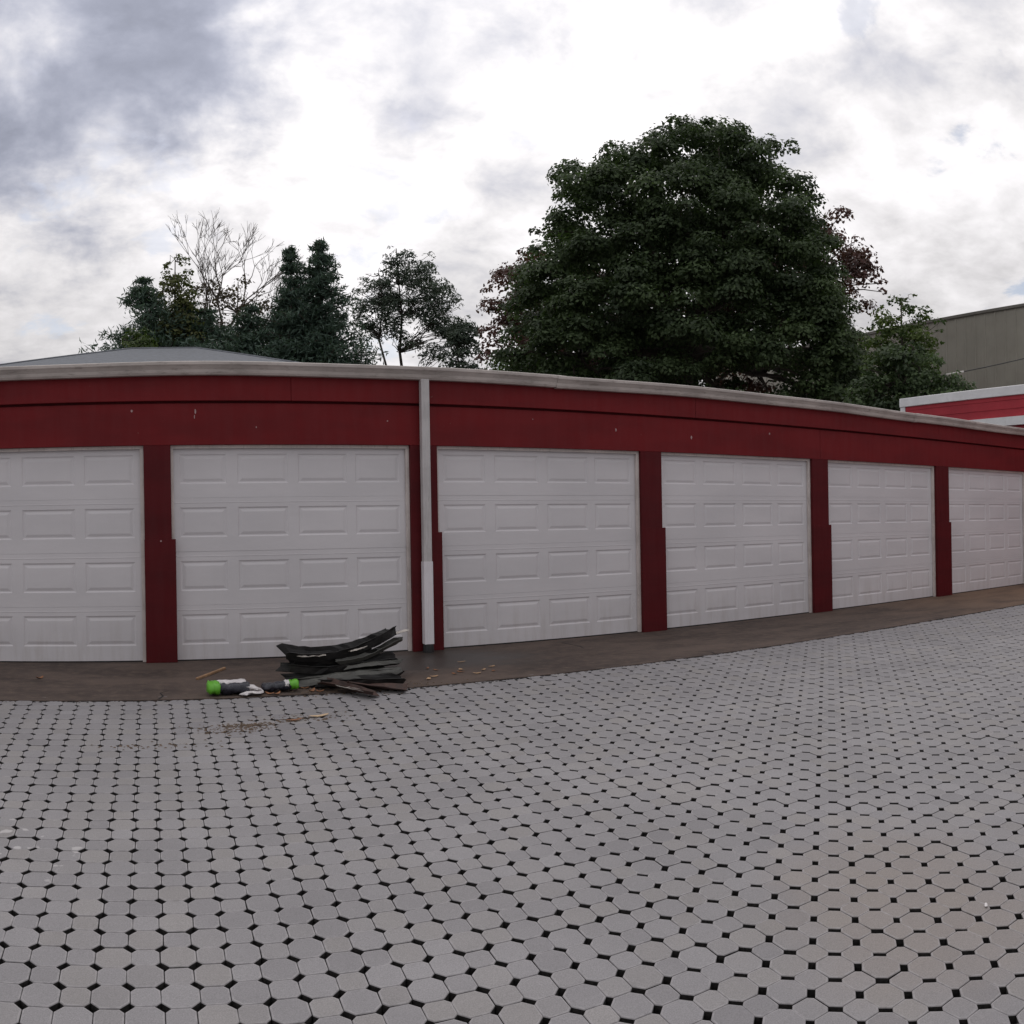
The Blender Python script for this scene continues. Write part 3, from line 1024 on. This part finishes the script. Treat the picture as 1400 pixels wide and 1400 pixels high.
broad_tree('brown_leaved_tree', 'thin brownish tree around the foot of the bare branches', az_of(310), 27.5, P, 'brown_leaf', 'bark_grey', 120, (0.22, 0.42), 190, 0.12, 0.6, 0.1, 0.1, limbs=70, leader=True)
P = px_poly(24.6, 248, 724, [(215, 470), (222, 400), (230, 362), (244, 342), (262, 350), (270, 385), (282, 420), (288, 470)])
broad_tree('pale_tree', 'pale yellow green airy tree beside the bare tree', az_of(248), 24.6, P, 'pale_leaf', 'bark_grey', 120, (0.18, 0.36), 330, 0.12, 0.5, 0.08, 0.15, limbs=60, leader=True)
P = px_poly(23.0, 190, 725, [(160, 540), (164, 472), (180, 446), (205, 448), (226, 470), (240, 540)])
broad_tree('green_bush', 'small mid green bush beside the grey hip roof', az_of(192), 23.0, P, 'fresh_leaf', 'bark', 70, (0.22, 0.4), 330, 0.12, 0.8, 0.07, 0.1, limbs=20)


def bare_tree(az, dist, label):
    t = tree_root('bare_tree', az, dist, label)
    wood = MB()

    def grow(p, d, ln, r, depth):
        q = p + d * ln
        m = p.lerp(q, 0.5) + Vector((random.gauss(0, .04), random.gauss(0, .04), 0)) * ln
        wood.tube([p, m, q], [r, r * 0.85, r * 0.68], 5 if depth < 3 else 4, cap=depth > 4)
        if depth >= 6:
            return
        n = 2 if depth < 1 else random.choice((2, 3, 3))
        for _ in range(n):
            a = random.uniform(0.25, 0.75)
            ax = Vector((random.gauss(0, 1), random.gauss(0, 1), random.gauss(0, .4))).normalized()
            nd = (Matrix.Rotation(a * random.choice((-1, 1)), 3, ax) @ d)
            nd = (nd + Vector((0.05, 0, 0.12))).normalized()
            grow(q, nd, ln * random.uniform(0.62, 0.86), max(0.0065, r * 0.62), depth + 1)
    wood.tube([(0, 0, 0), (0.05, 0.03, 3), (0.11, 0, 5.8), (0.0, 0, 7.4)], [0.18, 0.15, 0.11, 0.07], 7)
    for (z, d, ln) in ((7.4, (-0.12, 0, 1), 1.15), (7.3, (0.5, .1, .85), 1.15), (6.6, (0.75, .1, .7), 1.1), (6.3, (-.7, .2, .7), 0.9), (6.9, (-.45, -.2, .9), 0.95), (5.9, (0.8, -.2, .5), 0.8)):
        grow(Vector((0.06, 0, z)), Vector(d).normalized(), ln, 0.042, 1)
    wood.build('branches', 'bark_grey', t, True)
    return t


random.seed(21)
bare_tree(az_of(306), 27.0, 'leafless tree with a fan of fine bare twigs')
random.seed(5)

# the pair of airy trees whose trunks show against the sky
P = px_poly(28.0, 525, 719, [(484, 440), (486, 395), (500, 374), (512, 380), (522, 362), (534, 380), (546, 382), (550, 440), (540, 462), (505, 460)])
broad_tree('slim_tree', 'slim airy tree with a bare lower trunk', az_of(526), 28.0, P, 'pine_needle', 'bark', 105, (0.2, 0.38), 430, 0.14, 0.7, 0.09, 0.1, limbs=60, aspect=0.3, leader=True,
           gaps=[((x - 525) * 28.0 / F, 1.42 + (719 - y) * 28.0 / F, r * 28.0 / F) for x, y, r in ((515, 432, 9), (540, 440, 8), (503, 405, 6))])
P = px_poly(28.5, 570, 718, [(530, 470), (532, 400), (538, 352), (550, 326), (558, 346), (572, 338), (584, 352), (606, 338), (612, 366), (626, 384), (640, 398), (656, 440), (656, 480), (625, 490), (590, 495), (560, 480)])
broad_tree('airy_tree', 'taller airy tree with a lopsided spreading crown', az_of(562), 28.5, P, 'pine_needle', 'bark', 225, (0.22, 0.42), 430, 0.145, 0.6, 0.11, 0.1, limbs=110, aspect=0.3, leader=True,
           gaps=[((x - 570) * 28.5 / F, 1.42 + (718 - y) * 28.5 / F, r * 28.5 / F) for x, y, r in ((578, 448, 17), (602, 458, 12), (545, 425, 9), (585, 480, 12), (545, 470, 12), (565, 395, 6), (595, 400, 6))])
P = px_poly(27.0, 632, 718, [(596, 560), (604, 492), (618, 455), (630, 430), (648, 436), (660, 460), (668, 560)])
broad_tree('dark_shrub', 'dense dark shrub between the airy tree and the maple', az_of(632), 27.0, P, 'pine_needle', 'bark', 130, (0.24, 0.4), 560, 0.15, 0.7, 0.09, 0.1, limbs=30, aspect=0.35, leader=True)

# ------------------------------------------------------------------ cables over the red building
for (pa, pb, lab, highlight) in (((19.3, 17.2, 5.2), (29.5, 12.5, 8.4), 'upper black cable with a painted highlight in front of the warehouse', True),
                              ((20.0, 15.5, 4.4), (30.0, 12.0, 7.0), 'lower black cable sagging in front of the warehouse', False)):
    A, B = Vector(pa), Vector(pb)
    pts = [A.lerp(B, u) - Vector((0, 0, 0.35 * 4 * u * (1 - u))) for u in np.linspace(0, 1, 17)]
    c = MB().tube(pts, 0.018, 6).build('cable', 'cable_black', None, True)
    tag(c, lab, 'cable', 'cables by the warehouse')
    if highlight:
        i = 4
        d = pts[i + 1] - pts[i]
        MB().tube([pts[i] + Vector((0, 0, .0)), pts[i] + d * 0.9], 0.032, 8).build('highlight', 'cable_highlight', c, True)  # the cable's highlight, built as a thicker pale length


# ------------------------------------------------------------------ litter on the apron
def strip(name, mat, path, profile, label=None, cat=None, group=None, thick=0.004, parent=None, rough=0.006, twist=0.0):
    """bent sheet: a cross profile (across, up) swept along a path"""
    pts = [Vector(p) for p in path]
    fine = []
    for i in range(len(pts) - 1):
        p0, p1, p2, p3 = pts[max(i - 1, 0)], pts[i], pts[i + 1], pts[min(i + 2, len(pts) - 1)]
        for u in np.linspace(0, 1, 6)[:-1]:
            fine.append(0.5 * ((2 * p1) + (p2 - p0) * u + (2 * p0 - 5 * p1 + 4 * p2 - p3) * u * u + (3 * p1 - p0 - 3 * p2 + p3) * u ** 3))
    fine.append(pts[-1])
    v = []
    n = len(profile)
    for i, p in enumerate(fine):
        d = (fine[min(i + 1, len(fine) - 1)] - fine[max(i - 1, 0)]).normalized()
        side = d.cross(Vector((0, 0, 1))).normalized()
        upv = side.cross(d)
        ta = twist * (i / len(fine) - 0.5)
        for (a, h) in profile:
            a2, h2 = a * math.cos(ta) - h * math.sin(ta), a * math.sin(ta) + h * math.cos(ta)
            e = random.gauss(0, rough)
            v.append(p + side * (a2 + e * 0.5) + upv * (h2 + e * 0.5) + d * (random.gauss(0, 0.03) if i in (0, len(fine) - 1) else 0))
    f = [(i * n + k, i * n + k + 1, (i + 1) * n + k + 1, (i + 1) * n + k) for i in range(len(fine) - 1) for k in range(n - 1)]
    mb = MB().add(v, f)
    o0 = tuple(sum((Vector(p) for p in path), Vector()) / len(path)) if parent is None else None
    o = mb.build(name, mat, parent, False, o0)
    s = o.modifiers.new('solid', 'SOLIDIFY')
    s.thickness = thick
    s.offset = 0
    tag(o, label, cat, group)
    return o


GRP = 'scrap metal pieces piled by the downpipe'
U = [(-0.075, 0.075), (-0.07, 0.045), (-0.055, 0.0), (0.0, 0.008), (0.055, 0.0), (0.068, 0.05), (0.075, 0.062)]
flat = [(-0.09, 0.012), (-0.05, 0.0), (0.0, 0.015), (0.05, 0.0), (0.09, 0.02)]
strip('scrap_metal', 'scrap_dark', [(1.19, 7.08, 0.235), (1.45, 7.10, 0.195), (1.75, 7.12, 0.215), (1.98, 7.14, 0.275), (2.20, 7.16, 0.36)], [(a * 1.15, h * 1.15) for a, h in U],
      'dark bent metal channel on top of the scrap pile, end curling up', 'scrap', GRP, twist=0.5)
strip('scrap_metal', 'scrap_grey', [(1.62, 7.00, 0.165), (1.85, 7.02, 0.185), (2.10, 7.08, 0.27), (2.22, 7.12, 0.315)], [(-0.05, 0.03), (-0.03, 0.0), (0.03, 0.0), (0.05, 0.03)],
      'grey metal strip bent upward under the top scrap channel', 'scrap', GRP)
strip('scrap_metal', 'scrap_dark', [(1.20, 7.04, 0.115), (1.5, 7.05, 0.085), (1.85, 7.04, 0.115), (2.19, 7.08, 0.135)], U, 'dark metal channel lying in the middle of the scrap pile', 'scrap', GRP, twist=-0.3)
strip('scrap_metal', 'scrap_grey', [(1.22, 6.92, 0.030), (1.5, 6.90, 0.060), (1.8, 6.90, 0.085), (2.16, 6.95, 0.085)], [(-0.06, 0.02), (-0.04, 0.03), (0.0, 0.028), (0.04, 0.0), (0.055, -0.02)],
      'long pale-edged metal strip along the front of the scrap pile', 'scrap', GRP)
strip('scrap_metal', 'scrap_grey', [(1.70, 6.98, 0.125), (1.9, 6.96, 0.145), (2.18, 7.02, 0.145)], [(-0.05, 0.0), (-0.02, 0.02), (0.03, 0.02), (0.05, 0.0)],
      'short greyish strip sticking out at the right of the scrap pile', 'scrap', GRP)
strip('scrap_metal', 'scrap_dark', [(1.25, 7.18, 0.045), (1.6, 7.2, 0.05), (2.15, 7.22, 0.05)], flat, 'flat dark sheet at the back bottom of the scrap pile', 'scrap', GRP)
strip('scrap_metal', 'scrap_rust', [(1.46, 6.80, 0.045), (1.60, 6.64, 0.030), (1.77, 6.44, -0.002)], [(-0.07, 0.03), (-0.05, 0.0), (0.03, 0.008), (0.07, 0.04)],
      'rust brown scrap piece poking forward onto the pavers', 'scrap', GRP, twist=0.4)
strip('scrap_metal', 'scrap_rust', [(1.66, 6.76, 0.040), (1.88, 6.64, 0.022), (2.10, 6.56, 0.004)], flat, 'reddish black scrap strip lying flat at the apron edge', 'scrap', GRP, twist=-0.4)
strip('scrap_metal', 'scrap_pale', [(1.56, 6.60, 0.055), (1.62, 6.54, 0.048), (1.70, 6.47, 0.035)], [(-0.018, 0.0), (0.0, 0.006), (0.018, 0.0)],
      'small pale metal flake on the rusty scrap piece', 'scrap', GRP)
strip('scrap_metal', 'scrap_pale', [(2.08, 7.13, 0.345), (2.16, 7.14, 0.368), (2.25, 7.15, 0.385)], [(-0.03, 0.0), (0.0, 0.01), (0.035, 0.0)],
      'torn pale edge at the raised end of the top channel', 'scrap', GRP)
strip('scrap_metal', 'scrap_dark', [(1.22, 6.98, 0.015), (1.55, 6.97, 0.03), (1.9, 6.98, 0.045), (2.14, 6.99, 0.03)], U, 'black channel at the very bottom of the scrap pile', 'scrap', GRP, twist=0.2)
strip('scrap_metal', 'scrap_dark', [(1.45, 6.86, 0.012), (1.75, 6.80, 0.02), (2.10, 6.78, 0.012)], [(a * .8, h * .9) for a, h in U], 'short black channel under the pale-edged strip of the scrap pile', 'scrap', GRP, twist=-0.3)
strip('scrap_metal', 'scrap_dark', [(1.26, 7.12, 0.155), (1.6, 7.14, 0.150), (2.0, 7.14, 0.19)], U, 'black channel just under the top channel of the scrap pile', 'scrap', GRP, twist=0.3)
strip('scrap_metal', 'scrap_pale', [(1.30, 7.00, 0.245), (1.42, 7.01, 0.232), (1.56, 7.02, 0.238)], [(-0.012, 0.0), (0.0, 0.006), (0.014, 0.0)],  # glint on the channel, made as a strip of pale colour
      'pale strip standing in for a glint on the side of the top channel', 'scrap', GRP)
strip('scrap_metal', 'scrap_pale', [(1.74, 6.99, 0.262), (1.80, 6.995, 0.272), (1.87, 7.0, 0.288)], [(-0.014, 0.0), (0.0, 0.006), (0.012, 0.0)],  # second glint, likewise a pale strip laid on the channel
      'short pale strip standing in for a glint where the top channel begins to curl', 'scrap', GRP)


def crumple(name, mat, p0, p1, rx, rz, parent, seed, n=12, m=12, amp=0.12, taper=(0.75, 1.0)):
    r = random.Random(seed)
    p0, p1 = Vector(p0), Vector(p1)
    d = (p1 - p0).normalized()
    side = d.cross(Vector((0, 0, 1))).normalized()
    v = []
    for i in range(m + 1):
        u = i / m
        e = 1.0
        if u < 0.12:
            e = taper[0] + (1 - taper[0]) * u / 0.12
        if u > 0.88:
            e = taper[1] + (1 - taper[1]) * (1 - u) / 0.12
        for k in range(n):
            a = 2 * math.pi * k / n
            q = e * (1 + r.gauss(0, amp))
            cz = math.sin(a) * rz * q
            if cz < 0:
                cz *= 0.9
            v.append(p0.lerp(p1, u) + side * (math.cos(a) * rx * q) + Vector((0, 0, cz + rz)) + d * r.gauss(0, amp * 0.02))
    f = [(i * n + k, i * n + (k + 1) % n, (i + 1) * n + (k + 1) % n, (i + 1) * n + k) for i in range(m) for k in range(n)]
    f += [tuple(range(n - 1, -1, -1)), tuple(m * n + k for k in range(n))]
    return MB().add(v, f).build(name, mat, parent, True)


bag = empty('torn_bag', (0.72, 6.76, 0.0), 'crumpled black and white bag with a bright green end on the apron', 'bag', 'torn plastic bags')
crumple('body', 'dark_plastic', (-0.10, 0, 0.002), (0.14, 0.01, 0.002), 0.075, 0.048, bag, 3)
crumple('end', 'green_plastic', (-0.185, -0.005, 0.002), (-0.095, 0.0, 0.002), 0.088, 0.054, bag, 4, m=6, taper=(0.6, 1.0))
crumple('white_top', 'white_paper', (-0.12, 0.03, 0.070), (0.12, 0.04, 0.068), 0.06, 0.02, bag, 5, m=8, amp=0.09)
for q, (a, b) in enumerate((((0.11, -.03, 0.05), (0.24, -.05, 0.03)), ((0.06, -.09, 0.005), (0.17, -.075, 0.012)), ((0.14, .0, 0.06), (0.25, -.06, 0.012)), ((0.12, -.07, 0.02), (0.25, -.075, 0.01)))):
    crumple('torn_paper', 'white_paper', a, b, 0.05, 0.011, bag, 30 + q, n=8, m=4, amp=0.28, taper=(0.3, 0.2)).data.shade_flat()
bag2 = empty('torn_bag', (1.10, 6.80, 0.0), 'flattened dark bag with a green end tucked under the scrap pile', 'bag', 'torn plastic bags')
crumple('body', 'dark_plastic', (-0.13, -0.01, 0.002), (0.10, 0.0, 0.012), 0.06, 0.036, bag2, 8, amp=0.16)
crumple('end', 'green_plastic', (0.09, 0.0, 0.006), (0.165, 0.0, 0.012), 0.06, 0.042, bag2, 9, m=6, taper=(1.0, 0.75))
crumple('white_band', 'white_paper', (0.045, 0.0, 0.022), (0.095, 0.0, 0.020), 0.056, 0.034, bag2, 10, m=4, amp=0.08)

st = MB().box(-0.30, 0.30, -0.013, 0.013, 0, 0.02).build('wood_lath', 'raw_wood')
st.location = (0.65, 7.72, 0.001)
st.rotation_euler = (0, 0, math.atan2(0.75, 0.42))
bevel(st, 0.003)
tag(st, 'thin brown wooden lath lying on the apron', 'lath')


def flake(name, mat, x, y, z, L, W, rz, label, cat, group=None, curl=0.25):
    n = 10
    ring = []
    for k in range(n):
        a = 2 * math.pi * k / n
        q = random.uniform(0.75, 1.15) * (0.6 + 0.4 * abs(math.cos(a)))
        px, py = math.cos(a) * L / 2 * q, math.sin(a) * W / 2 * q
        ring.append((px, py, curl * (abs(px) / (L / 2)) ** 2 * L * 0.3 + random.uniform(0, 0.002) + 0.002))
    v = [(0, 0, 0.003)] + ring
    f = [(0, k + 1, (k + 1) % n + 1) for k in range(n)]
    o = MB().add(v, f).build(name, mat)
    o.location = (x, y, z)
    o.rotation_euler = (math.atan(SLOPE) if z < -0.01 else 0, 0, rz)
    s = o.modifiers.new('solid', 'SOLIDIFY')
    s.thickness = 0.0025
    s.offset = 1
    tag(o, label, cat, group)
    return o


def on_yard(y):
    return yard_z(y) + 0.002


flake('wood_chip', 'pale_wood', 1.27, 6.04, on_yard(6.04), 0.17, 0.05, 0.2, 'pale wood splinter on the pavers before the scrap pile', 'splinter')
flake('bark_piece', 'dry_leaf_brown', 1.08, 5.98, on_yard(5.98), 0.12, 0.04, 0.1, 'brown bark piece next to the pale splinter on the pavers', 'bark')
lg = 'dry leaves on the concrete near the downpipe'
for (x, y) in ((2.95, 7.62), (2.62, 7.30), (2.70, 7.05), (2.82, 7.22), (2.50, 7.0), (2.98, 7.12), (2.88, 6.98), (3.12, 7.25), (2.40, 6.9), (2.58, 7.42), (2.76, 7.12), (3.05, 7.02)):
    flake('dry_leaf', random.choice(('dry_leaf_pale', 'dry_leaf_brown', 'dry_leaf_pale')), x + random.gauss(0, .02), y, 0.0025, random.uniform(.05, .09), random.uniform(.03, .05), random.uniform(0, 6),
          'small dry leaf on the damp concrete in front of the downpipe', 'leaf', lg)
lg = 'orange leaves around the torn bags'
for (x, y) in ((1.02, 6.70), (1.07, 6.68), (0.98, 6.84), (1.36, 6.72), (1.42, 6.69), (1.33, 6.86)):
    flake('dry_leaf', 'dry_leaf_brown', x, y, 0.0025, random.uniform(.06, .09), random.uniform(.04, .055), random.uniform(0, 6), 'orange brown dry leaf between the bags and scrap pile', 'leaf', lg, curl=0.6)
flake('dry_leaf', 'dry_leaf_brown', -0.87, 7.62, 0.0025, 0.09, 0.06, 1.0, 'lone brown dry leaf on the apron before a door', 'leaf', curl=0.6)
flake('stone_chip', 'white_paper', 2.98, 2.02, on_yard(2.02), 0.035, 0.02, 0.6, 'tiny white scrap on the rust-stained pavers', 'scrap')

# brown dirt washed onto the pavers: countless crumbs
crumbs = MB()
for (cx, cy, sx, sy, n) in ((0.62, 5.86, 0.14, 0.05, 240), (0.75, 5.92, 0.09, 0.03, 120), (1.12, 6.02, 0.16, 0.05, 120), (0.1, 5.55, 0.30, 0.03, 60)):
    for _ in range(n):
        x, y = random.gauss(cx, sx), random.gauss(cy, sy)
        r = random.uniform(0.004, 0.013)
        z = yard_z(y) + 0.0005
        crumbs.add([(x - r, y - r * .6, z), (x + r, y - r * .7, z), (x + r * .6, y + r, z), (x - r * .8, y + r * .8, z), (x, y, z + r * 0.5)],
                   [(0, 1, 4), (1, 2, 4), (2, 3, 4), (3, 0, 4)])
for _ in range(260):
    x, y = random.gauss(1.65, 0.35), AP + random.gauss(0.10, 0.09)
    r = random.uniform(0.004, 0.014)
    z = 0.0005 if y > AP else yard_z(y)
    crumbs.add([(x - r, y - r * .6, z), (x + r, y - r * .7, z), (x + r * .6, y + r, z), (x - r * .8, y + r * .8, z), (x, y, z + r * 0.6)],
               [(0, 1, 4), (1, 2, 4), (2, 3, 4), (3, 0, 4)])
o = crumbs.build('dirt_crumbs', 'brown_dirt')
tag(o, 'brown dirt crumbs strewn over pavers and apron edge', 'dirt', kind='stuff')

# dark grit gathered in the joint along the apron
grit = MB()
for _ in range(1500):
    x, y = random.uniform(-2.5, 13), AP - abs(random.gauss(0, 0.016))
    r = random.uniform(0.003, 0.011)
    z = yard_z(y) - 0.001
    grit.add([(x - r * 1.6, y - r * .6, z), (x + r * 1.4, y - r * .7, z), (x + r, y + r, z), (x - r, y + r * .8, z), (x, y, z + r * 0.5)], [(0, 1, 4), (1, 2, 4), (2, 3, 4), (3, 0, 4)])
o = grit.build('joint_grit', 'soil')
tag(o, 'dark grit lying in the joint between apron and pavers', 'grit', kind='stuff')

# cracks in the apron
for path in ([(5.22, 6.65), (5.26, 6.75), (5.20, 6.88), (5.10, 6.98)], [(0.15, 6.65), (0.19, 6.77), (0.17, 6.9), (0.24, 7.0)], [(4.42, 8.3), (4.45, 7.95), (4.41, 7.8)]):
    v, f = [], []
    for i, (x, y) in enumerate(path):
        w = 0.008 * (1 - i / len(path)) + 0.002
        v += [(x - w, y, 0.0012), (x + w, y, 0.0012)]
    f = [(2 * i, 2 * i + 1, 2 * i + 3, 2 * i + 2) for i in range(len(path) - 1)]
    MB().add(v, f).build('crack', 'soil', ob) if ob.name.startswith('concrete') else MB().add(v, f).build('crack', 'soil', bpy.data.objects['concrete_apron'])
